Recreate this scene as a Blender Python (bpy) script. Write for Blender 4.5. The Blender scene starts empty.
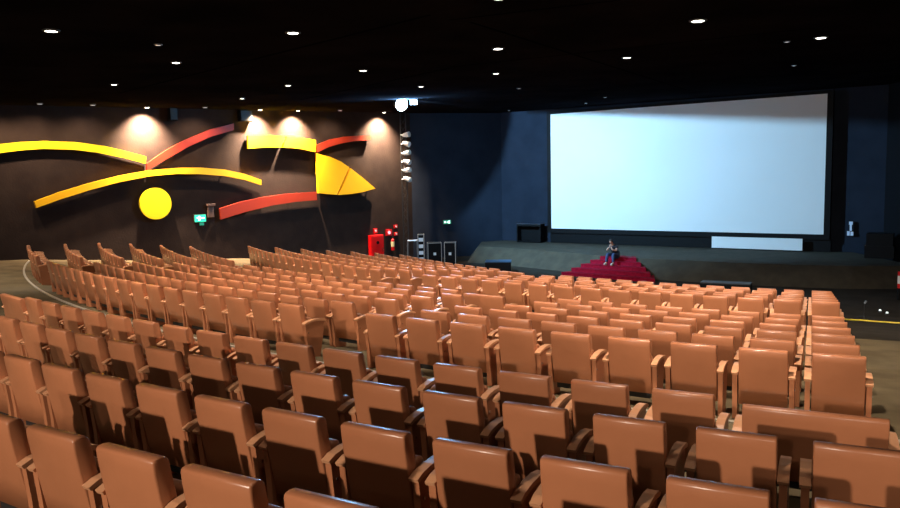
import bpy, bmesh, math, random
from mathutils import Vector, Matrix
random.seed(4)
C = bpy.context.scene.collection
S = bpy.context.scene
Z0 = 4.55                      # height of the eye above the floor in front of the stage

# ------------------------------------------------------------------ camera
F_PX, PHI, ROLL = 744.0153, 0.1000679, -0.0214237
R0 = Vector((1, 0, 0)); U0 = Vector((0, math.sin(PHI), math.cos(PHI))); F0 = Vector((0, math.cos(PHI), -math.sin(PHI)))
right = math.cos(ROLL)*R0 + math.sin(ROLL)*U0
up = -math.sin(ROLL)*R0 + math.cos(ROLL)*U0
cd = bpy.data.cameras.new('camera'); cam = bpy.data.objects.new('camera', cd); C.objects.link(cam)
cd.sensor_width = 36; cd.lens = F_PX/900*36; cd.clip_end = 200
M = Matrix((right, up, -F0)).transposed().to_4x4(); M.translation = (0, 0, Z0)
cam.matrix_world = M
S.camera = cam

# ------------------------------------------------------------------ world and exposure
S.view_settings.view_transform = 'Standard'; S.view_settings.look = 'None'
S.view_settings.gamma = 1; S.view_settings.use_curve_mapping = False
S.view_settings.exposure = 0.0
w = bpy.data.worlds.new('world'); S.world = w; w.use_nodes = True
w.node_tree.nodes['Background'].inputs[0].default_value = (.6, .55, .6, 1)
w.node_tree.nodes['Background'].inputs[1].default_value = 0.002

E_REAR = 4200; E_DOWN = 1900; E_WALL = 800; E_SCREEN = 13500
def spot(name, loc, to, energy, color, size=80, blend=.6, radius=.08, parent=None):
    l = bpy.data.lights.new(name, 'SPOT'); l.energy = energy; l.color = color
    l.spot_size = math.radians(size); l.spot_blend = blend; l.shadow_soft_size = radius
    o = bpy.data.objects.new(name, l); C.objects.link(o)
    o.location = loc
    o.rotation_euler = (Vector(to)-Vector(loc)).to_track_quat('-Z', 'Y').to_euler()
    return o
WARM = (1, .74, .50); WHITE = (1, .86, .70); BLUE = (.45, .78, 1)
# the bright house lights at the back of the hall, behind the photographer
for i, (x, y, e) in enumerate(((-8.5, -6.5, 1.45), (3.5, -8.5, .16))):
    spot('rear_house_and_fill_light', (x, y, Z0+2.2), (x+19, y+24, Z0-2.5), E_REAR*e, WHITE, 110, .5, .14)
for i, (x, y, tx, ty, e) in enumerate(((1.0, -8.5, 8.5, 16, .45), (-7.0, -7.5, -5, 24, .5))):  # narrow fill spots, added to lift the middle rows, no known fixtures
    spot('rear_house_and_fill_light', (x, y, Z0+2.2), (tx, ty, Z0-3.4), E_REAR*e, WHITE, 34, 1, .14)
# stage light on the tower by the side wall, washing the screen
TOWER = Vector((-2.42, 41.2, 0))
WASH = Vector((-1.95, 32.6, Z0+3.28))
spot('stage_wash_light', WASH, (9.5, 41.0, Z0+.3), E_SCREEN, (.36, .70, 1), 90, .45, .010)

# ------------------------------------------------------------------ helpers
def ray(u, v):
    return right*((u-450)/F_PX) - up*((v-254)/F_PX) + F0
def on_z(u, v, z):
    r = ray(u, v); t = z/r.z
    return Vector((r.x*t, r.y*t, z+Z0))
def on_plane(u, v, n, d):
    r = ray(u, v); t = d/(r.dot(n)); p = r*t
    return Vector((p.x, p.y, p.z+Z0))
def tag(o, label=None, cat=None, group=None, kind=None):
    if label: o['label'] = label
    if cat: o['category'] = cat
    if group: o['group'] = group
    if kind: o['kind'] = kind
    return o
def empty(name, loc, rz=0):
    o = bpy.data.objects.new(name, None); C.objects.link(o); o.location = loc; o.rotation_euler = (0, 0, rz)
    o.empty_display_size = .1
    return o
def link(name, bm, mats, parent=None, smooth=False, loc=None, rot=None):
    me = bpy.data.meshes.new(name)
    bmesh.ops.recalc_face_normals(bm, faces=bm.faces)
    bm.to_mesh(me); bm.free()
    for m in (mats if isinstance(mats, (list, tuple)) else [mats]): me.materials.append(m)
    if smooth:
        for p in me.polygons: p.use_smooth = True
    o = bpy.data.objects.new(name, me); C.objects.link(o)
    if parent: o.parent = parent
    if loc: o.location = loc
    if rot is not None: o.rotation_euler = rot
    return o
def box(bm, x0, x1, y0, y1, z0, z1, mi=0, bev=0, mat=None):
    r = bmesh.ops.create_cube(bm, size=1)
    vs = r['verts']
    for v in vs: v.co = Vector((x0+(v.co.x+.5)*(x1-x0), y0+(v.co.y+.5)*(y1-y0), z0+(v.co.z+.5)*(z1-z0)))
    fs = set(f for v in vs for f in v.link_faces)
    for f in fs: f.material_index = mi
    if bev:
        es = list(set(e for v in vs for e in v.link_edges))
        rr = bmesh.ops.bevel(bm, geom=es, offset=bev, segments=2, affect='EDGES', profile=.5)
        for f in rr['faces']: f.material_index = mi
        vs = list(set(v for f in rr['faces'] for v in f.verts) | set(v for v in vs if v.is_valid))
    if mat is not None:
        for v in vs: v.co = mat @ v.co
    return vs
def cyl(bm, a, b, r, r2=None, seg=12, mi=0, cap=True):
    a = Vector(a); b = Vector(b); r2 = r if r2 is None else r2
    q = (b-a).to_track_quat('Z', 'Y').to_matrix()
    A = [bm.verts.new(a+q@Vector((r*math.cos(t), r*math.sin(t), 0))) for t in [2*math.pi*i/seg for i in range(seg)]]
    B = [bm.verts.new(b+q@Vector((r2*math.cos(t), r2*math.sin(t), 0))) for t in [2*math.pi*i/seg for i in range(seg)]]
    for i in range(seg):
        f = bm.faces.new((A[i], A[(i+1) % seg], B[(i+1) % seg], B[i])); f.material_index = mi
    if cap:
        f = bm.faces.new(A[::-1]); f.material_index = mi; f = bm.faces.new(B); f.material_index = mi
def prism(bm, pts, ext, mi=0):
    """closed polygon pts (Vectors) extruded by vector ext"""
    A = [bm.verts.new(p) for p in pts]; B = [bm.verts.new(Vector(p)+Vector(ext)) for p in pts]
    n = len(A)
    fs = [bm.faces.new(A), bm.faces.new(B[::-1])]
    for i in range(n): fs.append(bm.faces.new((A[i], B[i], B[(i+1) % n], A[(i+1) % n])))
    for f in fs: f.material_index = mi
    return fs

def mat(name, col, rough=.6, metal=0, emit=None, es=0, noise=0, nscale=8, bump=0, bscale=60, spec=.5, col2=None, coat=0):
    m = bpy.data.materials.new(name); m.use_nodes = True; nt = m.node_tree; b = nt.nodes['Principled BSDF']
    b.inputs['Base Color'].default_value = (*col, 1); b.inputs['Roughness'].default_value = rough
    b.inputs['Metallic'].default_value = metal; b.inputs['Specular IOR Level'].default_value = spec
    b.inputs['Coat Weight'].default_value = coat
    tc = nt.nodes.new('ShaderNodeTexCoord')
    if noise or col2:
        n = nt.nodes.new('ShaderNodeTexNoise'); n.inputs['Scale'].default_value = nscale; n.inputs['Detail'].default_value = 5
        nt.links.new(tc.outputs['Object'], n.inputs['Vector'])
        r = nt.nodes.new('ShaderNodeValToRGB'); c2 = col2 or tuple(c*(1-noise) for c in col)
        r.color_ramp.elements[0].color = (*c2, 1); r.color_ramp.elements[1].color = (*col, 1)
        r.color_ramp.elements[0].position = .35; r.color_ramp.elements[1].position = .65
        nt.links.new(n.outputs['Fac'], r.inputs['Fac']); nt.links.new(r.outputs['Color'], b.inputs['Base Color'])
    if bump:
        n2 = nt.nodes.new('ShaderNodeTexNoise'); n2.inputs['Scale'].default_value = bscale; n2.inputs['Detail'].default_value = 3
        nt.links.new(tc.outputs['Object'], n2.inputs['Vector'])
        bp = nt.nodes.new('ShaderNodeBump'); bp.inputs['Strength'].default_value = bump; bp.inputs['Distance'].default_value = .02
        nt.links.new(n2.outputs['Fac'], bp.inputs['Height']); nt.links.new(bp.outputs['Normal'], b.inputs['Normal'])
    if emit:
        b.inputs['Emission Color'].default_value = (*emit, 1); b.inputs['Emission Strength'].default_value = es
    return m
def leather():
    m = mat('tan_leather', (.50, .175, .07), .30, bump=.14, bscale=9, spec=.6)
    nt = m.node_tree; b = nt.nodes['Principled BSDF']
    oi = nt.nodes.new('ShaderNodeObjectInfo'); hs = nt.nodes.new('ShaderNodeHueSaturation')
    mr = nt.nodes.new('ShaderNodeMapRange'); mr.inputs['To Min'].default_value = .88; mr.inputs['To Max'].default_value = 1.1
    nt.links.new(oi.outputs['Random'], mr.inputs['Value']); nt.links.new(mr.outputs['Result'], hs.inputs['Value'])
    n = nt.nodes.new('ShaderNodeTexNoise'); n.inputs['Scale'].default_value = 3.5; n.inputs['Detail'].default_value = 4
    tc = [x for x in nt.nodes if x.type == 'TEX_COORD'][0]; nt.links.new(tc.outputs['Object'], n.inputs['Vector'])
    r = nt.nodes.new('ShaderNodeValToRGB'); r.color_ramp.elements[0].color = (.42, .155, .072, 1); r.color_ramp.elements[1].color = (.52, .20, .095, 1)
    nt.links.new(n.outputs['Fac'], r.inputs['Fac']); nt.links.new(r.outputs['Color'], hs.inputs['Color'])
    nt.links.new(hs.outputs['Color'], b.inputs['Base Color'])
    return m
LEATHER = leather()
ARMW = mat('armrest_wood', (.78, .38, .20), .30, noise=.15, nscale=6)
STEEL = mat('steel', (.7, .7, .7), .25, 1)
DARKM = mat('dark_metal', (.03, .03, .032), .5, .3)
FLOOR = mat('floor_carpet', (.155, .115, .062), .9, col2=(.10, .072, .038), noise=1, nscale=1.3, bump=.25, bscale=35, spec=.2)
PITF = mat('stage_carpet', (.060, .049, .034), .95, col2=(.043, .036, .026), noise=1, nscale=2.2, bump=.2, bscale=30, spec=.2)
WALLB = mat('dark_brown_wall', (.027, .0165, .013), .9, col2=(.020, .0115, .0095), noise=1, nscale=1.6, bump=.35, bscale=14, spec=.2)
WALLN = mat('navy_wall', (.015, .021, .036), .9, col2=(.010, .015, .027), noise=1, nscale=.9, bump=.2, bscale=10, spec=.2)
BLACK = mat('black_wall', (.006, .006, .008), .9, spec=.1)
BLACKP = mat('black_painted_wood', (.003, .003, .004), .6, noise=.3, spec=.15)
CEIL = mat('dark_ceiling', (.010, .009, .011), 1, col2=(.005, .005, .0065), noise=1, nscale=.6, bump=.5, bscale=1.2, spec=0)
SCREENM = mat('screen_white', (.82, .82, .82), .8, noise=.03, nscale=.3, spec=.1)
YEL = mat('yellow_paint', (.95, .70, .003), .5, noise=.04, nscale=2)
YEL2 = mat('amber_paint', (.95, .51, .003), .5, noise=.05, nscale=2)
RED = mat('vermilion_paint', (.34, .026, .006), .5, noise=.08, nscale=2)
REDC = mat('crimson_carpet', (.28, .004, .022), .9, noise=.35, nscale=9, bump=.3, bscale=60, spec=.1)
REDP = mat('red_metal_paint', (.62, .004, .006), .35)
WHITEP = mat('white_plastic', (.8, .8, .78), .4)
YELTAPE = mat('yellow_tape', (.75, .58, .05), .5)
BLUEC = mat('blue_cloth', (.03, .075, .14), .8, noise=.3)
LAMP = mat('lamp_glass', (1, 1, 1), .3, emit=(1, .93, .80), es=9)
GREENE = mat('green_sign_light', (.02, .5, .3), .4, emit=(.05, .85, .5), es=1.1)
GREEND = mat('green_sign_dim', (.02, .3, .18), .4, emit=(.05, .6, .38), es=.35)
WHITEE = mat('lit_white', (.9, .9, .9), .4, emit=(.85, 1, .95), es=1.2)
LENSB = mat('blue_white_lamp', (1, 1, 1), .3, emit=(.62, .88, 1), es=45)

# ------------------------------------------------------------------ plan of the hall
CX, CY = 23.065102, 46.542721
SEAT_H = .85
NODES = [(0, -4.55), (25.6, -4.55), (26.6, -4.46), (28.02, -4.313), (34.942, -3.534), (36.1, -3.45), (37.334, -3.417), (43.1, -2.823), (43.55, -2.78), (45.516, -2.717), (49.23, -2.362), (70, -.6)]
def floor_z(R):
    for (a, za), (b, zb) in zip(NODES, NODES[1:]):
        if R <= b: return za+(zb-za)*(R-a)/(b-a)+Z0
    return NODES[-1][1]+Z0
def polar(R, a): return Vector((CX+math.sin(a)*R, CY-math.cos(a)*R, 0))
def ceil_z(x, y): return 2.62+.0121*x+.0271*y+Z0

A_L = Vector((-17.45, 28.55)); B_L = Vector((-2.1, 42.5))          # the art wall
wd = (B_L-A_L).normalized(); wn = Vector((wd.y, -wd.x, 0))          # wn points into the room
W_D = B_L.x*wn.x+B_L.y*wn.y
SN = Vector((math.sin(.61), math.cos(.61), 0)); SE = Vector((math.cos(.61), -math.sin(.61), 0)); S_D = 38.6
P0 = A_L-wd*14; PK = B_L; PC = Vector((3.2, 45.0)); PR = Vector((19.6, 33.5)); PR2 = Vector((14.5, 8)); PR3 = Vector((12, -14)); PB = Vector((-24, -14))

# floor: raked, in rings about the stage
bm = bmesh.new()
rs = [14, 20, 25.6, 26.6, 28, 30, 32, 33.5, 34.942, 36.1, 37.334, 39, 41, 43.1, 43.55, 45.516, 47, 49.23, 52, 56, 62, 68]
n = 60; grid = []
for r in rs: grid.append([bm.verts.new(polar(r, -1.45+(1.55)*i/n)+Vector((0, 0, floor_z(r)))) for i in range(n+1)])
for i in range(len(rs)-1):
    for j in range(n): bm.faces.new((grid[i][j], grid[i][j+1], grid[i+1][j+1], grid[i+1][j]))
DARKF = mat('darker_floor_rings', (.030, .024, .018), .95, col2=(.020, .016, .012), noise=1, nscale=1.5, bump=.2, bscale=30, spec=.1)  # darker tone for the floor rings nearest the stage
for f in bm.faces:
    c_ = f.calc_center_median()
    if math.hypot(c_.x-CX, c_.y-CY) < 33.5: f.material_index = 1
tag(link('floor', bm, [FLOOR, DARKF]), kind='structure')
# flat dark floor in front of and around the stage
def wall(name, a, b, z0, m, thick=.25, ztop=None, side=1):
    a = Vector((a[0], a[1])); b = Vector((b[0], b[1])); d = (b-a).normalized(); o = Vector((-d.y, d.x))*thick*side
    bm = bmesh.new()
    q = [a, b, b+o, a+o]
    lo = [bm.verts.new((p.x, p.y, z0)) for p in q]; hi = [bm.verts.new((p.x, p.y, ceil_z(p.x, p.y)+.02)) for p in q]
    bm.faces.new(lo[::-1]); bm.faces.new(hi)
    for i in range(4): bm.faces.new((lo[i], lo[(i+1) % 4], hi[(i+1) % 4], hi[i]))
    return tag(link(name, bm, m), kind='structure')
wall('wall_left', P0, PK, -.3, WALLB)
wall('wall_left_front', PK, PC, -.3, WALLN)
wall('wall_front', PC, PR, -.3, WALLN)
wall('wall_right', PR, PR2, -.3, BLACK)
wall('wall_right_rear', PR2, PR3, -.3, BLACK)
wall('wall_rear', PR3, PB, -.3, BLACK)
wall('wall_left_rear', PB, P0, -.3, BLACK)
# ceiling with recessed joints and bulkhead panels
bm = bmesh.new()
pts = [P0, PK, PC, PR, PR2, PR3, PB]
prism(bm, [Vector((p.x+0, p.y, ceil_z(p.x, p.y))) for p in pts], (0, 0, .25))
tag(link('ceiling', bm, CEIL), kind='structure')
def ceil_strip(name, ax, ay, bx, by, wdt, drop, m):
    a = Vector((ax, ay)); b = Vector((bx, by)); d = (b-a).normalized(); o = Vector((-d.y, d.x))*wdt/2
    bm = bmesh.new(); prism(bm, [Vector((p.x, p.y, ceil_z(p.x, p.y)+.01)) for p in (a-o, b-o, b+o, a+o)], (0, 0, -drop))
    return tag(link(name, bm, m), kind='structure')
CEIL2 = mat('ceiling_trim', (.0015, .0015, .002), 1, noise=.2, spec=0)
k = 1
for (u0, v0, u1, v1) in ((120, 93, 430, 15), (300, 100, 450, 68), (450, 67, 815, 28), (470, 22, 690, 91), (450, 20, 620, 0)):
    pl = Vector((-.0121, -.0271, 1)); a = on_plane(u0, v0, pl, 2.62); b = on_plane(u1, v1, pl, 2.62)
    ceil_strip('trim_%d' % k, a.x, a.y, b.x, b.y, .08, .012, CEIL2); k += 1

# nosing strip at the platform edge behind the last row of the middle block
bm = bmesh.new()
for i in range(80):
    a0 = -1.15+i*.0095; a1 = a0+.0095
    q = []
    for r, a in ((43.20, a0), (43.26, a0), (43.26, a1), (43.20, a1)):
        p = polar(r, a); p.z = floor_z(43.23)-.005; q.append(p)
    lo = [bm.verts.new(p) for p in q]; hi = [bm.verts.new(p+Vector((0, 0, .03))) for p in q]
    bm.faces.new(hi)
    for e in range(4): bm.faces.new((lo[e], lo[(e+1) % 4], hi[(e+1) % 4], hi[e]))
bmesh.ops.remove_doubles(bm, verts=bm.verts, dist=.001)
NOSE = mat('nosing_aluminium', (.55, .5, .42), .4, .4)
tag(link('trim_%d' % k, bm, NOSE), kind='structure'); k += 1

# ------------------------------------------------------------------ stage
SO = Vector((7.7, 34.3)); EE = Vector((math.cos(.72), -math.sin(.72))); MM = Vector((-math.sin(.72), -math.cos(.72)))
ZS = Z0-3.75
def st(e, m, z): p = SO+EE*e+MM*m; return Vector((p.x, p.y, z))
front = [(-9.15, -1.13), (-7.8, -1.2), (-6.4, -1.12), (-4.7, -.85), (-3.09, -.6), (-1.5, -.3), (0, -.02), (1.2, .0), (4, -.28), (6.34, -.6), (8.2, -1.1), (9.6, -1.6), (11.5, -2.8)]
bm = bmesh.new()
fe = [st(e, m, ZS) for e, m in front]
back = [Vector((18.6, 34.1, ZS)), Vector((3.3, 44.9, ZS)), Vector((1.9, 44.3, ZS))]
bm.faces.new([bm.verts.new(p) for p in fe+back])
ft = [bm.verts.new(p) for p in fe]; fb = [bm.verts.new(st(e, m+.95, -.02)) for e, m in front]
for i in range(len(front)-1): bm.faces.new((ft[i], ft[i+1], fb[i+1], fb[i]))
lb = bm.verts.new((1.2, 44.0, -.02)); lt = bm.verts.new(back[2]); bm.faces.new((ft[0], fb[0], lb, lt))
bmesh.ops.remove_doubles(bm, verts=bm.verts, dist=.001)
STG = link('stage', bm, PITF); tag(STG, 'low grey carpeted stage with a sloping curved front below the screen', 'stage')
# red stairs: five treads that widen towards the floor
ms = [.17, .48, .86, 1.28, 1.72]; le = [-.75, -1.08, -1.36, -1.62, -1.88]; re = [1.10, 1.50, 1.92, 2.34, 2.76]
sr = empty('carpeted_stairs', st(0, 1.0, 0)); tag(sr, 'crimson carpeted stage stairs widening towards the floor', 'stairs')
zt = ZS+.02; hstep = (zt)/5.0
for i in range(5):
    zz = zt-hstep*i; bm = bmesh.new()
    lo = 0.0
    q = [st(le[i], ms[i], 0), st(re[i], ms[i], 0), st(re[i]-.35*(i+1)*.5-.2, -.5 if i == 0 else -.3, 0), st(le[i]+.35*(i+1)*.5+.1, -.5 if i == 0 else -.3, 0)]
    z_low = zz-hstep+(.0 if i < 4 else 0)
    prism(bm, [Vector((p.x, p.y, zz)) for p in q], (0, 0, -(hstep+.0) if i < 4 else -(zz)))
    # rounded nosing along the tread
    cyl(bm, Vector((q[0].x, q[0].y, zz-.018)), Vector((q[1].x, q[1].y, zz-.018)), .018, seg=8)
    o = link('step', bm, REDC, sr); o.matrix_parent_inverse = Matrix.Translation(-st(0, 1.0, 0))

# ------------------------------------------------------------------ screens
def on_wall(e, z, off): # point on the front wall: e along, off into the room
    p = SN*(S_D-off)+SE*e; return Vector((p.x, p.y, z))
sc = [on_plane(u, v, SN, S_D-.35) for u, v in ((551, 114), (828, 94), (823, 235), (551, 228))]
el = (sc[0].dot(SE)+sc[3].dot(SE))/2; er = (sc[1].dot(SE)+sc[2].dot(SE))/2
zt_ = (sc[0].z+sc[1].z)/2; zb_ = (sc[2].z+sc[3].z)/2
scr = empty('cinema_screen', on_wall((el+er)/2, ZS, .3), -.61); tag(scr, 'huge white projection screen in a black frame above the stage', 'screen')
W2 = (er-el)/2; HB = zb_-ZS; HT = zt_-ZS
bm = bmesh.new(); box(bm, -W2, W2, -.06, -.02, HB, HT); link('screen_surface', bm, SCREENM, scr)
bm = bmesh.new()
box(bm, -W2-.22, -W2-.005, -.09, .2, HB-.25, HT+.14); box(bm, W2+.005, W2+.26, -.09, .2, HB-.25, HT+.14)
box(bm, -W2-.005, W2+.005, -.09, .2, HT+.005, HT+.14); box(bm, -W2-.005, W2+.005, -.09, .2, HB-.25, HB-.005)
link('frame', bm, BLACKP, scr)
bm = bmesh.new(); box(bm, -W2-.1, W2+.3, .02, .22, 0.01, HB-.26); link('lower_curtain', bm, BLACKP, scr)
# low white panel under the big screen
q = [on_plane(u, v, SN, S_D-.62) for u, v in ((712, 235.3), (802.5, 240), (802.5, 251.5), (712, 248))]
e0 = q[0].dot(SE); e1 = q[1].dot(SE); z1 = (q[0].z+q[1].z)/2; z0 = (q[2].z+q[3].z)/2
lp = empty('low_projection_panel', on_wall((e0+e1)/2, ZS, .62), -.61); tag(lp, 'long low white panel standing on the stage under the big screen', 'panel')
h0 = max(z0-ZS, .06); bm = bmesh.new(); box(bm, -(e1-e0)/2, (e1-e0)/2, -.03, .0, h0, z1-ZS); link('panel_face', bm, SCREENM, lp)
bm = bmesh.new()
for x in (-.45, -.15, .15, .45):
    box(bm, x*(e1-e0)-.03, x*(e1-e0)+.03, -.01, .12, 0.012, h0+.2)
box(bm, -(e1-e0)/2, (e1-e0)/2, .0, .03, h0-.04, z1-ZS+.0); link('stand', bm, BLACKP, lp)

# ------------------------------------------------------------------ the art on the left wall
def wall_pt(u, v): return on_plane(u, v, wn, W_D+.0)
def art(name, pix, m, thick, label, cat='wall art', group=None, parent=None, standoff=.10):
    bm = bmesh.new()
    P = [on_plane(u, v, wn, W_D+standoff+thick) for u, v in pix]
    c = sum(P, Vector())/len(P)
    P2 = [p-c for p in P]; n = len(P2)
    if n % 2 == 0:
        A = [bm.verts.new(p) for p in P2]; B = [bm.verts.new(p-wn*thick) for p in P2]
        for i in range(n): bm.faces.new((A[i], B[i], B[(i+1) % n], A[(i+1) % n]))
        for i in range(n//2-1):
            bm.faces.new((A[i], A[i+1], A[n-2-i], A[n-1-i])); bm.faces.new((B[n-1-i], B[n-2-i], B[i+1], B[i]))
    else: prism(bm, P2, wn*(-thick))
    o = link(name, bm, m); o.location = c
    tag(o, label, cat, group)
    # brackets that hold the slab off the wall
    for t in (.25, .75):
        i = int(len(P)/2*t); p = (P[i]+P[-1-i])/2-c
        bm = bmesh.new(); a = p-wn*(thick+.0); cyl(bm, a-wn*(standoff-.01), a+wn*.005, .04, seg=8)
        link('bracket', bm, DARKM, o)
    return o
art('yellow_wave_panel', [(-40, 150), (-20, 146), (0, 144), (20, 142), (45, 141), (75, 142), (105, 146), (125, 151), (146, 156.5), (146, 163.5), (125, 158), (100, 153), (75, 149.8), (45, 148.8), (20, 150.5), (0, 153), (-20, 156), (-40, 160)], YEL, .16, 'bright yellow curved wall slab at top left, cut off by the photo edge')
art('red_wave_panel', [(147, 163.5), (165, 151), (185, 140), (210, 129.5), (234, 123.5), (234, 130), (210, 137), (188, 147), (166, 159.5), (147, 170.5)], RED, .14, 'red curved wall slab rising right from the end of the yellow one')
art('amber_arc_panel', [(34.5, 201.5), (60, 192), (90, 183), (120, 175.5), (150, 170), (180, 167.7), (200, 167.5), (225, 169.5), (245, 174), (261.5, 180), (261.5, 185), (245, 179.7), (225, 176), (200, 174), (176, 174), (150, 176.3), (120, 182), (90, 190), (60, 199.5), (36.5, 208)], YEL2, .16, 'long thin amber arc slab on the wall above the yellow disc')
P = wall_pt(154, 203.5)
rr = (wall_pt(170, 203.5)-wall_pt(138, 203.5)).length/2; rz = (wall_pt(154, 188)-wall_pt(154, 219)).length/2; rad = (rr+rz)/2
bm = bmesh.new(); cyl(bm, wn*.10, wn*.22, rad, seg=56)
o = link('yellow_disc_panel', bm, YEL, loc=P); tag(o, 'round yellow wall disc below the long amber arc', 'wall art')
bm = bmesh.new(); cyl(bm, wn*.005, wn*.105, .1, seg=12); link('bracket', bm, DARKM, o)
art('yellow_block_panel', [(248, 135.5), (266, 135.2), (285.3, 135.8), (281.3, 147.3), (266, 147.2), (248.3, 148.5)], YEL, .16, 'short yellow wall slab with slanted right end, left half of the split bar')
art('yellow_block_panel', [(287.2, 136), (302, 137.7), (316, 140), (316, 152), (300, 148.7), (283.2, 147.3)], YEL2, .16, 'amber wall slab with slanted left end, right half of the split bar')
art('red_flick_panel', [(317, 145), (330, 139.5), (345, 136.6), (360, 135.6), (371, 135.8), (371, 140), (355, 141), (341, 143.5), (329, 147), (317, 152.5)], RED, .14, 'short red wall slab curving right at the top of the fish shape')
art('amber_leaf_panel', [(316.7, 153.5), (330, 156.8), (341, 161.6), (349.3, 167.3), (337, 194.6), (327, 194), (318.6, 193)], YEL2, .16, 'broad amber left part of the leaf shape on the wall')
art('yellow_point_panel', [(350.8, 168.3), (362, 177), (375.5, 188.5), (363, 192), (351, 194), (338.8, 194.9)], YEL2, .16, 'pointed yellow right tip of the leaf shape on the wall')
art('red_wave_panel', [(220, 208.5), (240, 202), (260, 197.6), (285, 194), (316.6, 191.7), (317, 200), (296, 201.8), (272, 205.5), (246, 211.8), (221, 219.5)], RED, .14, 'broad red wall slab below the leaf, sloping down to the left')

# loudspeakers and small things on the art wall
WA = math.atan2(wd.y, wd.x)
def wall_thing(name, u0, v0, u1, v1, off):
    a = on_plane(u0, v0, wn, W_D+off); b = on_plane(u1, v1, wn, W_D+off); c = (a+b)/2
    o = empty(name, c, WA); hw = abs((b-a).to_2d().dot(wd))/2; hh = abs(a.z-b.z)/2
    return o, hw, hh          # local -Y faces into the room, the wall lies at +Y off
for nm, q, lb in (('wall_speaker', (237.5, 110, 251, 122), 'small black loudspeaker hung high on the wall above the yellow bar'), ('wall_speaker', (167.5, 107.5, 176, 121), 'small black loudspeaker high on the wall beside the brightest glow')):
    o, hw, hh = wall_thing(nm, *q, .12); tag(o, lb, 'speaker')
    bm = bmesh.new(); box(bm, -hw, hw, -.22, .06, -hh, hh, bev=.02); link('cabinet', bm, BLACKP, o)
    bm = bmesh.new(); box(bm, -hw*.85, hw*.85, -.235, -.22, -hh*.85, hh*.85); link('grille', bm, DARKM, o)
    bm = bmesh.new(); box(bm, -.05, .05, .06, .115, -.06, .06); link('bracket', bm, DARKM, o)
o, hw, hh = wall_thing('exit_sign', 193.5, 214.5, 206, 222, .04); tag(o, 'small glowing green exit sign on the wall below the disc, right', 'exit sign')
bm = bmesh.new(); box(bm, -hw, hw, -.05, .035, -hh, hh, bev=.01); link('housing', bm, DARKM, o)
bm = bmesh.new(); box(bm, -hw*.92, hw*.92, -.062, -.05, -hh*.85, hh*.85); link('sign_face', bm, GREENE, o)
bm = bmesh.new()
box(bm, -hw*.35, -hw*.0, -.068, -.062, -hh*.55, hh*.55); box(bm, hw*.1, hw*.7, -.068, -.062, -hh*.12, hh*.2)
box(bm, -hw*.6, -hw*.35, -.068, -.062, hh*.0, hh*.25); link('running_figure', bm, WHITEE, o)
bm = bmesh.new(); box(bm, -hw*.05, hw*.6, -.03, .035, -hh*1.75, -hh*1.02); link('lower_plate', bm, GREEND, o)
o, hw, hh = wall_thing('wall_box', 206, 203.5, 214.5, 217, .05)
BROWNB = mat('brown_wall_box', (.11, .06, .045), .6, noise=.2)
tag(o, 'brown wall-mounted box just above the green exit sign', 'wall box')
bm = bmesh.new(); box(bm, -hw*.75, hw*.75, -.08, .045, -hh, hh*.6, bev=.01); link('body', bm, BROWNB, o)
bm = bmesh.new(); box(bm, -hw, hw, -.16, .045, hh*.62, hh*.95, bev=.01); link('hood', bm, BROWNB, o)
# fire point
o, hw, hh = wall_thing('fire_hose_cabinet', 369.5, 235.5, 383, 264, .16); tag(o, 'red fire hose cabinet on the dark wall behind the seats', 'fire cabinet')
bm = bmesh.new(); box(bm, -hw, hw, -.14, .15, -hh, hh, bev=.015); link('cabinet_body', bm, REDP, o)
bm = bmesh.new(); box(bm, -hw*.9, hw*.9, -.155, -.14, -hh*.93, hh*.93, bev=.006); d = link('door', bm, REDP, o)
bm = bmesh.new(); cyl(bm, (0, -.175, hh*.5), (0, -.155, hh*.5), .09, seg=16); tag(link('round_window', bm, BLACKP, d), 'black round window')
bm = bmesh.new(); box(bm, hw*.7, hw*.8, -.18, -.155, -.1, .1); link('handle', bm, STEEL, d)
for q, lb, nm in (((373.3, 228.5, 376.8, 233), 'small red alarm box above the fire hose cabinet', 'alarm_box'), ((385.6, 229.5, 391.5, 235.5), 'red fire alarm with a lit pink centre right of the cabinet', 'fire_alarm'), ((394, 225, 397, 228), 'tiny red call button, upper of two at the fire extinguisher', 'call_button'), ((394.3, 232.3, 397.2, 235.5), 'tiny red call button just above the extinguisher', 'call_button')):
    o, hw, hh = wall_thing(nm, *q, .05); tag(o, lb, 'alarm')
    bm = bmesh.new(); box(bm, -hw, hw, -.06, .045, -hh, hh, bev=.012); link('case', bm, REDP, o)
    bm = bmesh.new(); cyl(bm, (0, -.075, 0), (0, -.06, 0), min(hw, hh)*.55, seg=14)
    link('button', bm, mat('alarm_glow', (1, .5, .55), .4, emit=(1, .35, .45), es=1.0) if nm == 'fire_alarm' else WHITEP, o)
o, hw, hh = wall_thing('fire_extinguisher', 390.5, 237, 395, 250, .16); tag(o, 'red fire extinguisher with pale label hanging on the dark wall', 'fire extinguisher')
bm = bmesh.new(); cyl(bm, (0, 0, -hh), (0, 0, hh*.55), .1, seg=16); cyl(bm, (0, 0, hh*.55), (0, 0, hh*.75), .1, .04, seg=16); link('cylinder', bm, REDP, o)
bm = bmesh.new(); cyl(bm, (0, 0, -hh*.45), (0, 0, hh*.3), .103, seg=16, cap=False); link('label_band', bm, mat('cream_label', (.75, .7, .35), .5), o)
bm = bmesh.new(); cyl(bm, (0, 0, hh*.75), (0, 0, hh*.9), .03, seg=8); box(bm, -.03, .1, -.015, .015, hh*.88, hh); link('valve', bm, DARKM, o)
bm = bmesh.new(); box(bm, -.05, .05, .1, .155, -.05, .1); link('bracket', bm, DARKM, o)

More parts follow.
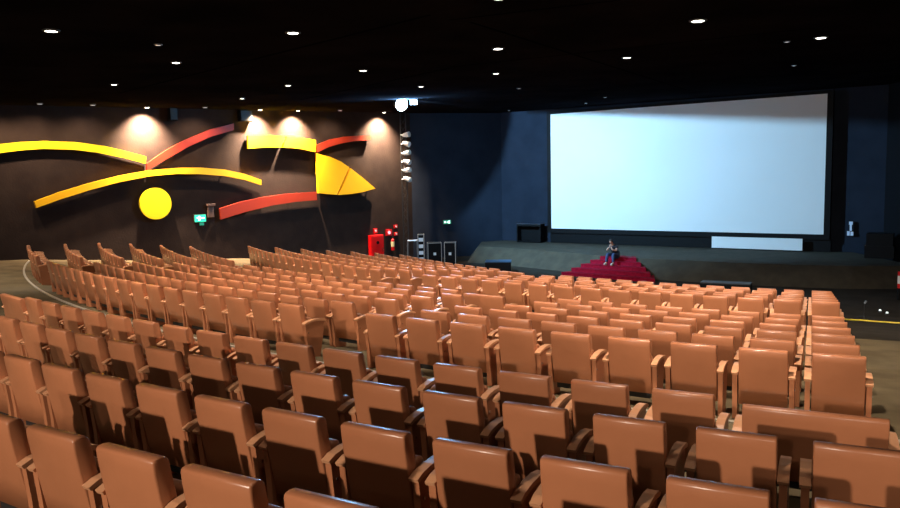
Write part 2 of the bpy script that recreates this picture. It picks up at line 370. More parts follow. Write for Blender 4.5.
# ------------------------------------------------------------------ ceiling downlights
def downlight(u=None, v=None, xy=None, size=.11, energy=1.0, label=None, emit=LAMP, col=WHITE, cone=96):
    if xy is None:
        p = on_plane(u, v, Vector((-.0121, -.0271, 1)), 2.62); x, y = p.x, p.y
    else: x, y = xy
    z = ceil_z(x, y)
    o = empty('ceiling_downlight', (x, y, z)); tag(o, label, 'ceiling light', 'recessed ceiling downlights')
    bm = bmesh.new()
    n = 20
    ring = []
    for rr, zz in ((size*1.45, .0), (size*1.45, -.02), (size*1.05, -.03), (size*1.0, -.005)):
        ring.append([bm.verts.new((rr*math.cos(2*math.pi*i/n), rr*math.sin(2*math.pi*i/n), zz)) for i in range(n)])
    for a, b in zip(ring, ring[1:]):
        for i in range(n): bm.faces.new((a[i], a[(i+1) % n], b[(i+1) % n], b[i]))
    link('trim_ring', bm, DARKM, o)
    bm = bmesh.new(); cyl(bm, (0, 0, -.012), (0, 0, -.026), size, size*.98, seg=20); link('lens', bm, emit, o)
    s = spot('downlight_lamp', (x, y, z-.06), (x+.7, y+1.0, z-3), E_DOWN*energy, col, cone, .9, .09)
    return o
DL = [(51, 30, .13, 1, 'bright ceiling downlight at the far upper left of the photo'), (176, 62, .11, 1, 'ceiling downlight above the red slab, left part of the ceiling'), (114, 84, .10, 1, 'ceiling downlight above the left end of the art wall'),
      (293, 32, .13, 1, 'bright ceiling downlight high up, left of the photo centre'), (288, 85, .10, 1, 'ceiling downlight above the split yellow bar'), (242, 98, .09, 1, 'ceiling downlight just above the hanging loudspeaker'),
      (363, 70, .12, 1, 'ceiling downlight up and left of the blue stage light'), (421, 86, .10, .8, 'ceiling downlight just right of the blue stage light'),
      (498, 48, .13, 1, 'ceiling downlight, upper of a pair left of the screen'), (496, 73, .10, 1, 'ceiling downlight, lower of a pair left of the screen'),
      (627, 57, .12, 1, 'ceiling downlight above the left half of the screen'), (698, 20, .15, 1, 'bright ceiling downlight high above the screen'), (821, 37, .14, 1, 'bright ceiling downlight above the right end of the screen')]
for u, v, s_, e, lb in DL: downlight(u, v, size=s_*.82, energy=e, label=lb)
LAMPD = mat('dim_lamp_glass', (1, .9, .8), .3, emit=(.8, .85, 1), es=.5)
for u, v, lb in ((519, 88, 'faint small ceiling lamp left of the screen top'), (605, 97, 'faint small ceiling lamp just above the screen top edge'), (586, 103, 'faint lowest ceiling lamp above the left part of the screen'), (509, 110, 'faint ceiling lamp at the top of the navy wall'), (787, 41, 'unlit dim ceiling lamp beside the bright right-hand downlight'), (794, 65, 'faint ceiling lamp above the right part of the screen'), (158, 44, 'faint ceiling lamp between the two left downlights')):
    downlight(u, v, size=.06, energy=.02, label=lb, emit=LAMPD)
# lamps along the wall; some wash it strongly
for u, e, lb, off in ((-6, .75, 'wall-washing ceiling lamp at the left photo edge', 1.3), (40, .75, 'weak ceiling lamp close to the wall above the yellow wave, left', 1.3), (93, .75, 'weak ceiling lamp close to the wall above the yellow wave, right', 1.3), (147, 3.2, 'ceiling lamp making the leftmost bright glow on the wall', .62), (205, .75, 'weak ceiling lamp between the glow and the loudspeaker', 1.3), (260, 3.0, 'ceiling lamp making the glow right of the loudspeaker', .62), (298, 3.0, 'ceiling lamp making the glow above the split yellow bar', .62), (340, .75, 'weak ceiling lamp above the fish shape', 1.3), (384, 3.0, 'ceiling lamp making the glow beside the blue stage light', .62)):
    t = on_plane(u, 107, wn, W_D+off)
    x, y = t.x, t.y; z = ceil_z(x, y)
    o = empty('wall_washer_lamp', (x, y, z)); tag(o, lb, 'ceiling light', 'wall washer lamps along the art wall')
    bm = bmesh.new(); cyl(bm, (0, 0, 0), (0, 0, -.04), .12, .11, seg=18); link('trim_ring', bm, DARKM, o)
    bm = bmesh.new(); cyl(bm, (0, 0, -.04), (0, 0, -.05), .085, seg=18); link('lens', bm, LAMP if e > 1 else LAMPD, o)
    b = Vector((x, y, z-.07))
    if e > 1: spot('wall_washer_light', b, b+Vector((0, 0, -1))-wn*.42, E_WALL*e*4.4, WARM, 106, 1, .05)
    spot('wall_washer_light', b, b+Vector((0, 0, -1))-wn*.30, E_WALL*(.8 if e < 1 else .4), WARM, 130, 1, .05)
# general wash of the art wall from lamps a little out from it
for u, e in ((20, 1), (100, 1), (180, 1), (260, 1), (340, 1)):
    t = on_plane(u, 100, wn, W_D+3.2); z = ceil_z(t.x, t.y)
# downlights over the rest of the audience (behind the photographer and beside him); two added as fill
for i, (x, y, e) in enumerate(((-9, 9, .5), (-3, 10, .7), (2.2, 7.5, .9), (4.8, 11.5, .8), (.9, 12.6, .9),  (-6, 3, .05), (-1, 3.5, .05), (4.5, 2, .05), (-12, 13, .5), (-14.5, 21, 1.0))):
    downlight(xy=(x, y), size=.12, energy=e, label='recessed ceiling downlight out of the frame, %s' % ('above the left middle seats', 'above the central middle seats', 'above the right middle seats', 'added as fill towards the right aisle', 'just above the top edge of the photo', 'above the near left seats', 'above the photographer', 'above the near right seats', 'above the left aisle', 'added to brighten the far left floor')[i])

# ------------------------------------------------------------------ seats
HW = .257
def back_mesh(hw, top=SEAT_H):
    prof = [(.125, .17), (.075, .40), (.03, .62), (.006, top-.09), (.0, top-.022), (.004, top-.009), (.014, top-.001), (.045, top+.004), (.085, top-.002), (.106, top-.022), (.125, top-.12), (.16, .55), (.20, .36), (.215, .17)]
    yc = .10; zc = .5
    def ring(x, ins):
        return [bm.verts.new((x, y+(yc-y)*ins[0], z+((zc-z)*ins[1] if z > .3 else 0))) for y, z in prof]
    bm = bmesh.new()
    R = [ring(-hw, (.16, .022)), ring(-hw+.003, (.05, .008)), ring(-hw+.011, (0, 0)), ring(0, (-.03, 0)), ring(hw-.011, (0, 0)), ring(hw-.003, (.05, .008)), ring(hw, (.16, .022))]
    n = len(prof)
    for a, b in zip(R, R[1:]):
        for i in range(n): bm.faces.new((a[i], a[(i+1) % n], b[(i+1) % n], b[i]))
    bm.faces.new(R[0]); bm.faces.new(R[-1][::-1])
    return bm
def cushion_mesh(hw):
    bm = bmesh.new()
    box(bm, -hw+.025, hw-.025, .245, .335, .30, .62, bev=.03)
    for v in bm.verts: v.co.y -= (v.co.z-.30)*.14
    return bm
def arm_panel(s):
    bm = bmesh.new(); x = s*.298
    prism(bm, [Vector((x-.026, y, z)) for y, z in ((.10, .0), (.085, .30), (.06, .545), (.25, .565), (.47, .55), (.44, .30), (.36, -.035))], (.052, 0, 0))
    cyl(bm, (x-s*.026, .30, .46), (x-s*.032, .30, .46), .012, seg=8, mi=1)
    cyl(bm, (x+s*.026, .12, .40), (x+s*.032, .12, .40), .012, seg=8, mi=1)
    return bm
def arm_cap(s):
    bm = bmesh.new(); x = s*.298
    top = [(.03, .555), (.10, .583), (.22, .60), (.36, .60), (.47, .58), (.52, .555)]
    bot = [(.50, .535), (.36, .565), (.22, .565), (.10, .547), (.045, .53)]
    prism(bm, [Vector((x-.036, y, z)) for y, z in top+bot], (.072, 0, 0))
    return bm
def make_chair(name, hw, top=SEAT_H):
    r = empty(name, (0, 0, 0))
    link('backrest', back_mesh(hw, top), LEATHER, r, smooth=True)
    link('seat_cushion', cushion_mesh(hw), LEATHER, r, smooth=True)
    for s in (-1, 1):
        bm = arm_panel(s); bc = arm_cap(s)
        for b in (bm, bc):
            for v in b.verts: v.co.x += s*(hw-.257)
        p = link('side_panel', bm, [LEATHER, STEEL], r)
        link('armrest', bc, ARMW, p)
    bm = bmesh.new(); box(bm, -hw+.03, hw-.03, .15, .21, .10, .22); link('cross_bar', bm, DARKM, r)
    return r
# merge profile smoothing: crease by angle
proto = make_chair('cinema_chair', HW); bproto = make_chair('double_chair', .53, .80)
for r in (proto, bproto):
    for c in r.children_recursive:
        if c.name.startswith(('backrest', 'seat_cushion')):
            pass
ALL = []      # (distance, a, R, row name, index, width kind, label)
ORD = ['', 'first', 'second', 'third', 'fourth', 'fifth', 'sixth', 'seventh', 'eighth', 'ninth', 'tenth', 'eleventh', 'twelfth', 'thirteenth', 'fourteenth', 'fifteenth', 'sixteenth', 'seventeenth', 'eighteenth', 'nineteenth', 'twentieth']
seats = []; benches = []
def run(block, rowtxt, R, a0, pitch, n, count_from, refr):
    for i in range(n):
        idx = (i+1) if count_from == 'L' else (n-i)
        o = ORD[idx] if idx < len(ORD) else str(idx)+'th'
        seats.append((R, a0+i*pitch/R, 'tan leather chair, %s from %s, %s of %s' % (o, refr, rowtxt, block)))
RB = {1: 45.516, 2: 46.754, 3: 47.992, 4: 49.23}
NB = 'the near block'
run(NB, 'front row', RB[1], -.7257, .739, 16, 'R', 'the right end bench')
run(NB, 'second row', RB[2], -.6573-2*.73/RB[2], .73, 17, 'R', 'the right end')
run(NB, 'third row', RB[3], -.6045-2*.721/RB[3], .721, 14, 'R', 'the right end')
run(NB, 'nearest row', RB[4], -.5463-2*.728/RB[4], .728, 7, 'R', 'the right end')
benches.append((RB[1], -.7257+(16*.739+.273)/RB[1], 'double-width tan leather seat at right end of the near block front row'))
benches.append((RB[1], -.7257-(1*.739+.273)/RB[1], 'double-width tan leather seat at left photo edge beside the aisle'))
RM = [43.1-1.15304*i for i in range(6)]
ML = [(-.8867-.711/RM[0], .711, 17), (-.9011, .689, 17), (-.9135, .701, 17), (-.9113, .716, 16), (-.9086, .731, 15), (-.8785, .715, 12)]
MR = [(.755, 9), (.713, 9), (.707, 9), (.735, 8), (.712, 8), (.694, 8)]
rown = ['back row', 'second row from back', 'third row from back', 'fourth row from back', 'fifth row from back', 'front row']
for i in range(6):
    a0, s_, n_ = ML[i]; run('middle block', rown[i], RM[i], a0, s_, n_, 'R', 'central aisle going left')
    s_, n_ = MR[i]; run('middle block', rown[i], RM[i], -.4544-(n_-1)*s_/RM[i], s_, n_, 'R', 'the right end')
    aw = (-1.066, -1.098, -1.13, -1.139, -1.139, -1.139)[i]; sw = -.96-aw; nw = int(round(sw*RM[i]/.715))+1
    run('left wing', rown[i], RM[i], aw, sw*RM[i]/(nw-1), nw, 'R', 'its aisle end')
benches.append((RM[5], -.6492+.273/RM[5], 'double-width tan leather seat at the central aisle, middle block front row'))
benches.append((RM[5], -.9095, 'double-width tan leather seat beside the left aisle, middle block front row'))
RN = [34.942-1.15304*i for i in range(7)]
rown2 = ['back row', 'second row', 'third row', 'fourth row', 'fifth row', 'sixth row', 'front row']
for i in range(7):
    if i < 6:
        nl = int(round(.326*RN[i]/.725))+1; run('far block', rown2[i], RN[i], -1.139, .326*RN[i]/(nl-1), nl, 'R', 'central aisle going left')
    else:
        run('far block', rown2[i], RN[i], -1.1295, .729, 11, 'R', 'the double seat')
        benches.append((RN[i], -.8434+.273/RN[i], 'double-width tan leather seat in the front row near the blue crate'))
    nr = int(round(.2906*RN[i]/.71))+1; run('far block', rown2[i], RN[i], -.745, .2906*RN[i]/(nr-1), nr, 'R', 'the right end')
def place(o, R, a):
    p = polar(R, a); o.location = (p.x, p.y, floor_z(R)); o.rotation_euler = (0, 0, a)
def inframe(R, a, z):
    p = polar(R, a); q = Vector((p.x, p.y, z-Z0))
    d = q.dot(F0)
    if d < .5: return False
    u = 450+F_PX*q.dot(right)/d; v = 254-F_PX*q.dot(up)/d
    return -70-40/d*8 < u < 960 and v < 590
seats = [s for s in seats if inframe(s[0], s[1], floor_z(s[0]-.25)+SEAT_H)]
seats.sort(key=lambda s: polar(s[0], s[1]).length)
def copy_tree(o, parent=None):
    c = o.copy(); C.objects.link(c)
    if parent: c.parent = parent
    for ch in list(o.children): copy_tree(ch, c)
    return c
near, far = seats[:300], seats[300:]
for i, (R, a, lb) in enumerate(near):
    o = proto if i == 0 else copy_tree(proto)
    place(o, R, a); tag(o, lb, 'chair', 'tan leather cinema chairs in curved rows')
for i, (R, a, lb) in enumerate(benches):
    o = bproto if i == 0 else copy_tree(bproto)
    place(o, R, a); tag(o, lb, 'double chair', 'double-width seats at row ends')
print('seats', len(seats), 'near', len(near), 'far', len(far))
# the farthest chairs, past the three hundred nearest
if far:
    bmf = bmesh.new()
    srcs = [c for c in proto.children_recursive]
    lst = []
    for c in srcs:
        mi = 1 if c.name.startswith('armrest') else (2 if c.name.startswith('cross') else 0)
        lst.append((c.data, mi))
    for R, a, lb in far:
        p = polar(R, a); T = Matrix.Translation((p.x, p.y, floor_z(R))) @ Matrix.Rotation(a, 4, 'Z')
        for me, mi in lst:
            vs = [bmf.verts.new(T @ v.co) for v in me.vertices]
            for pl_ in me.polygons:
                f = bmf.faces.new([vs[k_] for k_ in pl_.vertices]); f.material_index = mi; f.smooth = pl_.use_smooth
    me = bpy.data.meshes.new('far_cinema_chairs'); bmf.to_mesh(me); bmf.free()
    for m_ in (LEATHER, ARMW, DARKM): me.materials.append(m_)
    o = bpy.data.objects.new('far_cinema_chairs', me); C.objects.link(o)
    tag(o, 'the farthest tan leather cinema chairs by the art wall and stage', 'chairs', kind='stuff')

# ------------------------------------------------------------------ lighting tower
tw = empty('lighting_tower', (TOWER.x, TOWER.y, 0)); tag(tw, 'tall black lighting tower at the corner of the art wall', 'lighting tower')
zc = ceil_z(TOWER.x, TOWER.y)
bm = bmesh.new()
for dx, dy in ((-.14, -.14), (.14, -.14), (.14, .14), (-.14, .14)): cyl(bm, (dx, dy, .02), (dx, dy, zc-.05), .025, seg=8)
link('upright', bm, DARKM, tw)
bm = bmesh.new(); zz = .3; k2 = 0
while zz < zc-.5:
    for (ax, ay), (bx_, by_) in (((-.14, -.14), (.14, -.14)), ((.14, -.14), (.14, .14)), ((.14, .14), (-.14, .14)), ((-.14, .14), (-.14, -.14))):
        cyl(bm, (ax, ay, zz), (bx_, by_, zz+.4), .012, seg=6, cap=False)
    zz += .4
link('lattice', bm, DARKM, tw)
bm = bmesh.new(); box(bm, -.4, .4, -.4, .4, 0, .04); link('base_plate', bm, DARKM, tw)
# small spot lamps clamped to the tower, each its own lamp
FIX = mat('pale_lamp_housing', (.8, .85, .9), .35, .1)
names_ = ['topmost', 'second from top', 'third from top', 'fourth from top', 'fifth from top', 'lowest']
for i, v in enumerate((135, 144, 153, 162, 170, 179)):
    p = on_plane(407, v, Vector((0, 1, 0)), TOWER.y)
    o = empty('stage_lamp', (TOWER.x+.02, TOWER.y-.2, p.z), 0)
    tag(o, 'pale stage lamp clamped on the black tower, %s of six' % names_[i], 'stage lamp', 'stage lamps on the lighting tower')
    s = 1 if i % 2 == 0 else -1
    d = Vector((.75, -.45, -.25 if i % 2 else .1)).normalized()
    bm = bmesh.new(); c = Vector((.18, -.10, 0)); cyl(bm, c-d*.17, c+d*.17, .11, .15, seg=16); cyl(bm, c-d*.27, c-d*.17, .06, .11, seg=16); link('lamp_body', bm, FIX, o)
    bm = bmesh.new(); cyl(bm, c+d*.17, c+d*.185, .13, seg=16); link('lamp_lens', bm, WHITEP, o)
    bm = bmesh.new(); cyl(bm, (0, .02, 0), (.18, -.1, .14), .018, seg=6); cyl(bm, (0, .02, 0), (.18, -.1, -.14), .018, seg=6); cyl(bm, (-.16, .04, .0), (.14, .04, 0), .03, seg=8); link('yoke', bm, FIX, o)
# the big lit stage light
LP = on_plane(400, 104, Vector((0, 1, 0)), 33)
o = empty('stage_light', LP); tag(o, 'dazzling blue-white stage light hanging under the ceiling by the corner', 'stage light')
d = Vector((.55, -.80, -.22)).normalized()
bm = bmesh.new(); cyl(bm, -d*.3, d*.12, .18, .29, seg=20); link('lamp_body', bm, DARKM, o)
bm = bmesh.new(); cyl(bm, d*.125, d*.14, .28, seg=24); link('lens', bm, LENSB, o)
bm = bmesh.new(); cyl(bm, (0, 0, .1), (0, 0, ceil_z(LP.x, LP.y)-LP.z-.02), .025, seg=8); link('hanger', bm, DARKM, o)
l = bpy.data.lights.new('stage_light_lamp', 'POINT'); l.energy = 2200; l.color = (.25, .6, 1); l.shadow_soft_size = .15
lo = bpy.data.objects.new('stage_light_lamp', l); C.objects.link(lo); lo.location = LP+d*.4

# the flap of the lamp that cuts its beam near the top of the screen
Pa = on_plane(822, 122, SN, S_D-.35); Pb = on_plane(556, 113.5, SN, S_D-.35)
da = (Pa-WASH); db = (Pb-WASH); da = da/da.xy.length*.62; db = db/db.xy.length*.62
a_ = WASH+da+(da-db)*.25; b_ = WASH+db-(da-db)*.25; th = Vector((da.x, da.y, 0)).normalized()*.012
bm = bmesh.new(); prism(bm, [p-o.location for p in (a_, b_, Vector((b_.x, b_.y, ceil_z(b_.x, b_.y)-.02)), Vector((a_.x, a_.y, ceil_z(a_.x, a_.y)-.02)))], th)
link('barn_door', bm, DARKM, o)

# ------------------------------------------------------------------ things by the corner and the stage
def case(name, u0, v0, u1, v1, y, rz, label, dep=.5, zb=None):
    a = on_plane(u0, v0, Vector((0, 1, 0)), y); b = on_plane(u1, v1, Vector((0, 1, 0)), y)
    c = (a+b)/2; hw = abs(b.x-a.x)/2; z1 = max(a.z, b.z); z0 = min(a.z, b.z) if zb is None else zb
    o = empty(name, (c.x, y+dep/2, z0), rz); tag(o, label, 'case', None)
    return o, hw, z1-z0, dep
ALU = mat('aluminium_edge', (.35, .37, .38), .4, .6)
def flight_case(u0, v0, u1, v1, y, rz, label, dep=.5, zb=None, rack=False):
    o, hw, h, dep = case('flight_case', u0, v0, u1, v1, y, rz, label, dep, zb)
    bm = bmesh.new(); box(bm, -hw+.01, hw-.01, -dep/2+.02, dep/2-.01, .01, h-.01); link('body', bm, BLACKP, o)
    bm = bmesh.new(); t = .035
    for x in (-hw, hw-t):
        for yy in (-dep/2, dep/2-t): box(bm, x, x+t, yy, yy+t, 0, h)
    for z in (0, h-t):
        for yy in (-dep/2, dep/2-t): box(bm, -hw+t, hw-t, yy, yy+t, z, z+t)
        for x in (-hw, hw-t): box(bm, x, x+t, -dep/2+t, dep/2-t, z, z+t)
    link('metal_edging', bm, ALU, o)
    bm = bmesh.new()
    if rack:
        for j in range(4):
            zz = h*(.1+.22*j); box(bm, -hw+.05, hw-.05, -dep/2+.0, -dep/2+.02, zz, zz+h*.12)
    else: box(bm, -.07, .07, -dep/2-.005, -dep/2+.02, h*.45, h*.45+.14)
    link('rack_unit' if rack else 'recessed_latch', bm, FIX if rack else WHITEP, o)
    return o
# cases stand on the low floor before the wall
flight_case(417.5, 234.5, 424.5, 258, 40.2, 0, 'tall narrow equipment rack with pale units behind the cases', .5, .0, True)
# open metal stand
o, hw, h, dep = case('metal_stand', 407, 241, 418, 262, 39.5, 0, '', .4, .0); tag(o, 'open grey metal frame stand left of the equipment rack', 'stand')
bm = bmesh.new()
for x in (-hw, hw):
    for yy in (-.2, .2): cyl(bm, (x, yy, 0), (x*.9, yy, h), .025, seg=8)
link('leg', bm, ALU, o)
bm = bmesh.new()
for yy in (-.2, .2): cyl(bm, (-hw*.9, yy, h), (hw*.9, yy, h), .03, seg=8)
cyl(bm, (-hw*.9, -.2, h), (-hw*.9, .2, h), .025, seg=8); cyl(bm, (hw*.9, -.2, h), (hw*.9, .2, h), .025, seg=8)
link('top_frame', bm, ALU, o)
flight_case(427, 243, 441.5, 262, 39.4, .1, 'wide black flight case with metal edges beside the rack', .6, .0)
flight_case(444.5, 242.5, 456.5, 262, 39.2, -.1, 'square black flight case with a bright latch, rightmost of the cases', .6, .0)
# blue draped crate in front of the stage
o, hw, h, dep = case('blue_crate', 486, 262, 512, 277, 35.6, -.1, '', .9, .0); tag(o, 'low blue-topped dark crate on the floor before the stage', 'crate')
bm = bmesh.new(); box(bm, -hw, hw, -dep/2, dep/2, 0, h-.05, bev=.015); link('body', bm, BLACKP, o)
bm = bmesh.new(); box(bm, -hw-.01, hw+.01, -dep/2-.01, dep/2+.01, h-.05, h, bev=.012); link('lid', bm, BLUEC, o)
# low dark monitor before the right part of the stage
p = on_z(726, 283, -3.95); o = empty('floor_monitor', (p.x, p.y, 0), -.5); tag(o, 'low dark floor box behind the far seats right of the stairs', 'box')
bm = bmesh.new(); box(bm, -.85, .85, -.3, .3, 0, p.z, bev=.02); link('body', bm, BLACKP, o)
bm = bmesh.new(); box(bm, -.85, .85, -.3, .3, p.z, p.z+.03); link('lid', bm, mat('slate_lid', (.03, .035, .045), .6), o)
# black cabinet on the stage left of the screen
q0 = on_plane(517, 224, SN, 37.9); q1 = on_plane(541, 241, SN, 37.9); wv = (q1-q0).dot(SE)
o = empty('black_cabinet', (SN*(38.1)+SE*((q0+q1)/2).dot(SE)).to_3d().xy.to_3d()+Vector((0, 0, ZS)), -.61); tag(o, 'black open-front cabinet on the stage left of the screen', 'cabinet')
hc = q0.z-ZS; bm = bmesh.new(); t = .06
box(bm, -wv/2, -wv/2+t, -.25, .25, .01, hc); box(bm, wv/2-t, wv/2, -.25, .25, .01, hc); box(bm, -wv/2+t, wv/2-t, -.25, .25, hc-.12, hc); box(bm, -wv/2+t, wv/2-t, -.25, .25, .01, .07); box(bm, -wv/2+t, wv/2-t, .2, .25, .07, hc-.12)
link('carcass', bm, BLACKP, o)
bm = bmesh.new(); box(bm, -wv/2-.02, wv/2+.02, -.27, .26, hc, hc+.03); link('top', bm, mat('navy_board', (.03, .035, .05), .6), o)
# dark block at the right end of the stage
p = on_plane(880, 250, SN, 36.6)
o = empty('black_speaker_stack', (p.x, p.y, ZS), -.61); tag(o, 'tall black loudspeaker stack at the right end of the stage', 'speaker')
hh = on_plane(880, 233, SN, 36.6).z-ZS
bm = bmesh.new(); box(bm, -.55, .55, -.4, .4, .01, hh*.5); link('lower_cabinet', bm, BLACKP, o)
bm = bmesh.new(); box(bm, -.5, .5, -.38, .38, hh*.5, hh); link('upper_cabinet', bm, BLACKP, o)
# small bright control panel on the right end of the front wall
p = on_plane(850.5, 229, SN, S_D-.04)
o = empty('wall_control_panel', p, -.61); tag(o, 'small bright control panel on the navy wall right of the screen', 'control panel')
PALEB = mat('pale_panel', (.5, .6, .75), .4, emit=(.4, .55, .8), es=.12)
bm = bmesh.new(); box(bm, -.12, .12, -.04, .035, -.3, .36); link('backplate', bm, WALLN, o)
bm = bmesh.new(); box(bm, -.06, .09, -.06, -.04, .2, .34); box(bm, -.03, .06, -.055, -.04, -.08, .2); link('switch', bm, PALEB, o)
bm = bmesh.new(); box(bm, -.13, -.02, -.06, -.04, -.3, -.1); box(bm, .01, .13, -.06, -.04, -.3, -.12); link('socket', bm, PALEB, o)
# green exit sign on the navy side wall
fd = (PC-PK).normalized(); fn = Vector((fd.y, -fd.x, 0)); FD = PK.x*fn.x+PK.y*fn.y
p = on_plane(447, 222, fn, FD+.05); o = empty('exit_sign', p, math.atan2(fd.y, fd.x)); tag(o, 'small dim green exit sign on the navy wall above the cases', 'exit sign')
bm = bmesh.new(); box(bm, -.26, .26, -.03, .045, -.13, .13); link('housing', bm, DARKM, o)
bm = bmesh.new(); box(bm, -.24, .24, -.04, -.03, -.11, .11); link('sign_face', bm, GREEND, o)
bm = bmesh.new(); box(bm, -.2, -.08, -.046, -.04, -.05, .05); box(bm, .06, .17, -.046, -.04, -.08, .08); box(bm, -.02, .04, -.046, -.04, -.05, .03); link('running_figure', bm, WHITEE, o)
# yellow cord across the floor at the right
def fl(u, v):
    z = -3.2
    for _ in range(12):
        p = on_z(u, v, z); z = floor_z((Vector((p.x-CX, p.y-CY))).length)-Z0
    return on_z(u, v, z)
bm = bmesh.new(); pts_ = [fl(u, v) for u, v in ((838, 319.5), (850, 320.8), (862, 321.3), (875, 322.5), (890, 323.5), (905, 324.5), (925, 325.5))]
for a, b in zip(pts_, pts_[1:]): cyl(bm, a+Vector((0, 0, .03)), b+Vector((0, 0, .03)), .022, seg=8)
tag(link('yellow_cable', bm, YELTAPE), 'yellow cable lying across the floor right of the chairs', 'cable')
# mic stand and small floor spots on the dark floor at right
p = fl(864, 318); o = empty('microphone_stand', p); tag(o, 'thin dark stand on the floor beyond the yellow cable', 'stand')
bm = bmesh.new()
for a in (0, 2.1, 4.2): cyl(bm, (0, 0, .06), (.22*math.cos(a), .22*math.sin(a), .01), .012, seg=6)
link('tripod_base', bm, DARKM, o)
bm = bmesh.new(); cyl(bm, (0, 0, .05), (0, 0, .45), .012, seg=8); link('pole', bm, DARKM, o)
bm = bmesh.new(); cyl(bm, (0, 0, .45), (.04, -.03, .53), .03, seg=10); link('head', bm, ALU, o)
for (u, v, lb) in ((880, 311.5, 'small pale floor lamp, left of two on the dark floor'), (887, 314, 'small pale floor lamp, right of two on the dark floor')):
    p = fl(u, v+1); o = empty('floor_lamp', p); tag(o, lb, 'lamp')
    bm = bmesh.new(); cyl(bm, (0, 0, .0), (0, 0, .06), .06, .05, seg=12); link('base', bm, DARKM, o)
    bm = bmesh.new(); cyl(bm, (0, 0, .06), (0, 0, .10), .04, .025, seg=12); link('dome', bm, WHITEE, o)
# red and white barrier post at the right photo edge
p = fl(899, 300)
o = empty('barrier_post', p); tag(o, 'red and white barrier post at the right edge of the photo', 'post')
tops = [(0, .42, BLACKP, 'base_tube'), (.42, .58, REDP, 'red_band'), (.58, .86, WHITEP, 'white_band'), (.86, 1.0, REDP, 'red_band')]
for z0, z1, m_, nm in tops:
    bm = bmesh.new(); cyl(bm, (0, 0, z0), (0, 0, z1), .07, seg=16); link(nm, bm, m_, o)

# ------------------------------------------------------------------ the person on the stairs
def skin_body(name, pts, edges, m, parent, sub=2, root=0):
    me = bpy.data.meshes.new(name); me.from_pydata([p[:3] for p in pts], edges, []); me.update()
    o = bpy.data.objects.new(name, me); C.objects.link(o); o.parent = parent
    md = o.modifiers.new('skin', 'SKIN'); md.use_smooth_shade = True
    for i, p in enumerate(pts): o.data.skin_vertices[0].data[i].radius = (p[3], p[3] if len(p) < 5 else p[4]); o.data.skin_vertices[0].data[i].use_root = (i == root)
    s_ = o.modifiers.new('sub', 'SUBSURF'); s_.levels = sub; s_.render_levels = sub
    me.materials.append(m)
    return o
SKIN = mat('skin', (.50, .27, .18), .5); TEE = mat('dark_tee', (.012, .012, .02), .8); JEAN = mat('blue_jeans', (.025, .045, .12), .8, noise=.3, nscale=20)
HAIR = mat('dark_hair', (.015, .01, .008), .6); SHOE = mat('white_shoe', (.7, .68, .62), .5)
# local frame: -Y faces down the stairs (towards the audience); x to the right; seat at z=0
sx = .0
PX = st(.05, .30, ZS+.02-hstep*1)     # seated on the second tread, turned a little to the left
zseat = hstep*1                        # the person sits on the top tread, origin on tread two
rzp = math.atan2(-MM.x, MM.y)+math.pi  # -Y axis along MM
pr = empty('person', PX, 0)
pr.rotation_euler = (0, 0, math.atan2(MM.y, MM.x)+math.pi/2)
tag(pr, 'person in dark T-shirt and blue jeans sitting bent forward on the red stairs', 'person')
h1 = zseat
# pelvis 0, spine, chest, neck, head..., arms, legs
kz = h1+.42
pts_b = [(0, .12, h1+.10, .10, .12), (0, .10, h1+.25, .09, .12), (0, -.0, h1+.42, .09, .13), (0, -.10, h1+.53, .07, .11), (0, -.16, h1+.60, .055), (0, -.21, h1+.66, .06),
         (-.18, -.08, h1+.52, .058), (-.24, -.22, h1+.33, .042), (-.12, -.36, h1+.40, .034), (-.03, -.33, h1+.53, .026),
         (.18, -.08, h1+.52, .058), (.24, -.22, h1+.33, .042), (.12, -.37, h1+.38, .034), (.03, -.34, h1+.52, .026),
         (-.10, .08, h1+.09, .095), (-.15, -.34, h1+.16, .07), (-.17, -.40, -hstep+.12, .045), (-.17, -.44, -hstep+.07, .04),
         (.10, .08, h1+.09, .095), (.15, -.34, h1+.16, .07), (.18, -.40, -hstep+.12, .045), (.18, -.44, -hstep+.07, .04)]
edges_b = [(0, 1), (1, 2), (2, 3), (3, 4), (4, 5), (3, 6), (6, 7), (7, 8), (8, 9), (3, 10), (10, 11), (11, 12), (12, 13), (0, 14), (14, 15), (15, 16), (16, 17), (0, 18), (18, 19), (19, 20), (20, 21)]
skin_body('body', pts_b, edges_b, SKIN, pr)
# head with face
bm = bmesh.new(); bmesh.ops.create_uvsphere(bm, u_segments=24, v_segments=16, radius=1)
for v in bm.verts:
    x, y, z = v.co; v.co = Vector((x*.075, y*.095, z*.115))
    if z < -.2: v.co.x *= 1-(-z-.2)*.35; v.co.y -= .0
    if y < -.6 and abs(x) < .22 and -.35 < z < .15: v.co.y -= .022*(1-abs(x)/.22)
hd = link('head', bm, SKIN, pr, smooth=True, loc=(0, -.25, h1+.74), rot=(.35, 0, -.25))
for s in (-1, 1):
    bm = bmesh.new(); bmesh.ops.create_uvsphere(bm, u_segments=10, v_segments=8, radius=.011); link('eye', bm, HAIR, hd, loc=(s*.03, -.086, .01))
    bm = bmesh.new(); bmesh.ops.create_uvsphere(bm, u_segments=10, v_segments=8, radius=.02); e_ = link('ear', bm, SKIN, hd, loc=(s*.076, .005, -.005)); e_.scale = (.4, .8, 1.3)
bm = bmesh.new(); box(bm, -.022, .022, -.088, -.078, -.055, -.047); link('mouth', bm, mat('lips', (.35, .1, .08), .5), hd)
bm = bmesh.new(); bmesh.ops.create_uvsphere(bm, u_segments=24, v_segments=16, radius=1)
bmesh.ops.delete(bm, geom=[v for v in bm.verts if v.co.z < -.1-.0 and v.co.y < .35 or v.co.z < -.55 or (v.co.y < -.55 and v.co.z < .45)], context='VERTS')
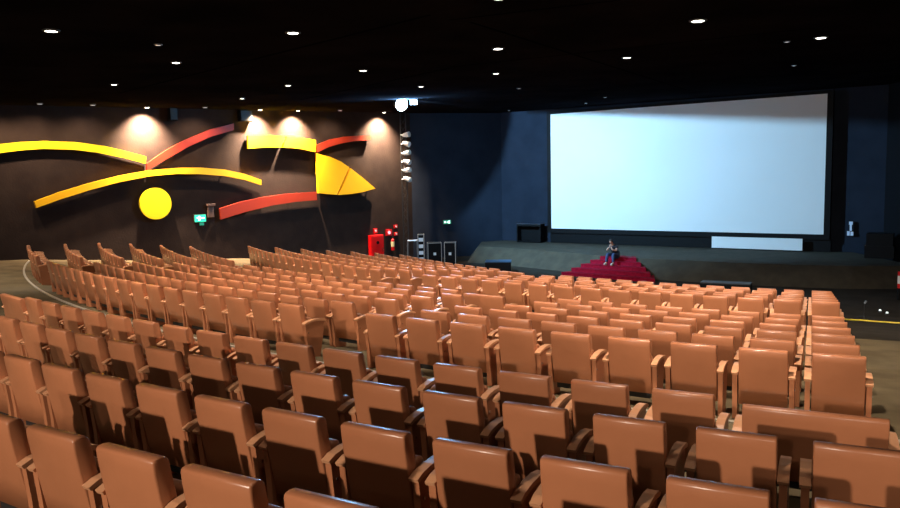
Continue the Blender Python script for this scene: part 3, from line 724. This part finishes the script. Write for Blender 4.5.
for v in bm.verts: v.co = Vector((v.co.x*.086, v.co.y*.106, v.co.z*.128))
hr = link('hair', bm, HAIR, hd, smooth=True)
hr.modifiers.new('solid', 'SOLIDIFY').thickness = .015
# clothes
skin_body('t_shirt', [(0, .12, h1+.13, .16, .19), (0, .10, h1+.26, .155, .19), (0, 0, h1+.42, .16, .21), (0, -.10, h1+.52, .13, .18), (0, -.135, h1+.575, .085),
    (-.18, -.08, h1+.51, .085), (-.22, -.17, h1+.40, .075), (.18, -.08, h1+.51, .085), (.22, -.17, h1+.40, .075)],
    [(0, 1), (1, 2), (2, 3), (3, 4), (3, 5), (5, 6), (3, 7), (7, 8)], TEE, pr)
skin_body('jeans', [(0, .12, h1+.09, .145, .165), (-.10, .08, h1+.105, .108), (-.15, -.34, h1+.16, .082), (-.17, -.40, -hstep+.10, .065), (.10, .08, h1+.105, .108), (.15, -.34, h1+.16, .082), (.18, -.40, -hstep+.10, .065)],
    [(0, 1), (1, 2), (2, 3), (0, 4), (4, 5), (5, 6)], JEAN, pr)
for s in (-1, 1):
    bm = bmesh.new(); bmesh.ops.create_uvsphere(bm, u_segments=16, v_segments=10, radius=1)
    for v in bm.verts: v.co = Vector((v.co.x*.05, v.co.y*.14, max(v.co.z, -.6)*.07))
    link('shoe', bm, SHOE, pr, smooth=True, loc=(s*.175, -.47, -hstep+.045))
# fingers of the two hands clasped before the mouth
for s in (-1, 1):
    hp = Vector((s*.03, -.335, h1+.53))
    P_ = [(hp.x, hp.y, hp.z-.01, .024)]; E_ = []
    for k_ in range(4):
        b_ = len(P_); ln = (.065, .075, .07, .055)[k_]
        y0 = hp.y-.03+.02*k_
        P_ += [(hp.x+s*.004, y0, hp.z+.045, .0095), (hp.x-s*.012, y0+.005, hp.z+.045+ln*.5, .0088), (hp.x-s*.035, y0+.01, hp.z+.045+ln*.75, .0078)]
        E_ += [(0, b_), (b_, b_+1), (b_+1, b_+2)]
    b_ = len(P_); P_ += [(hp.x-s*.015, hp.y+.035, hp.z+.02, .010), (hp.x-s*.028, hp.y+.05, hp.z+.05, .009)]; E_ += [(0, b_), (b_, b_+1)]
    skin_body('hand', P_, E_, SKIN, pr, 1)
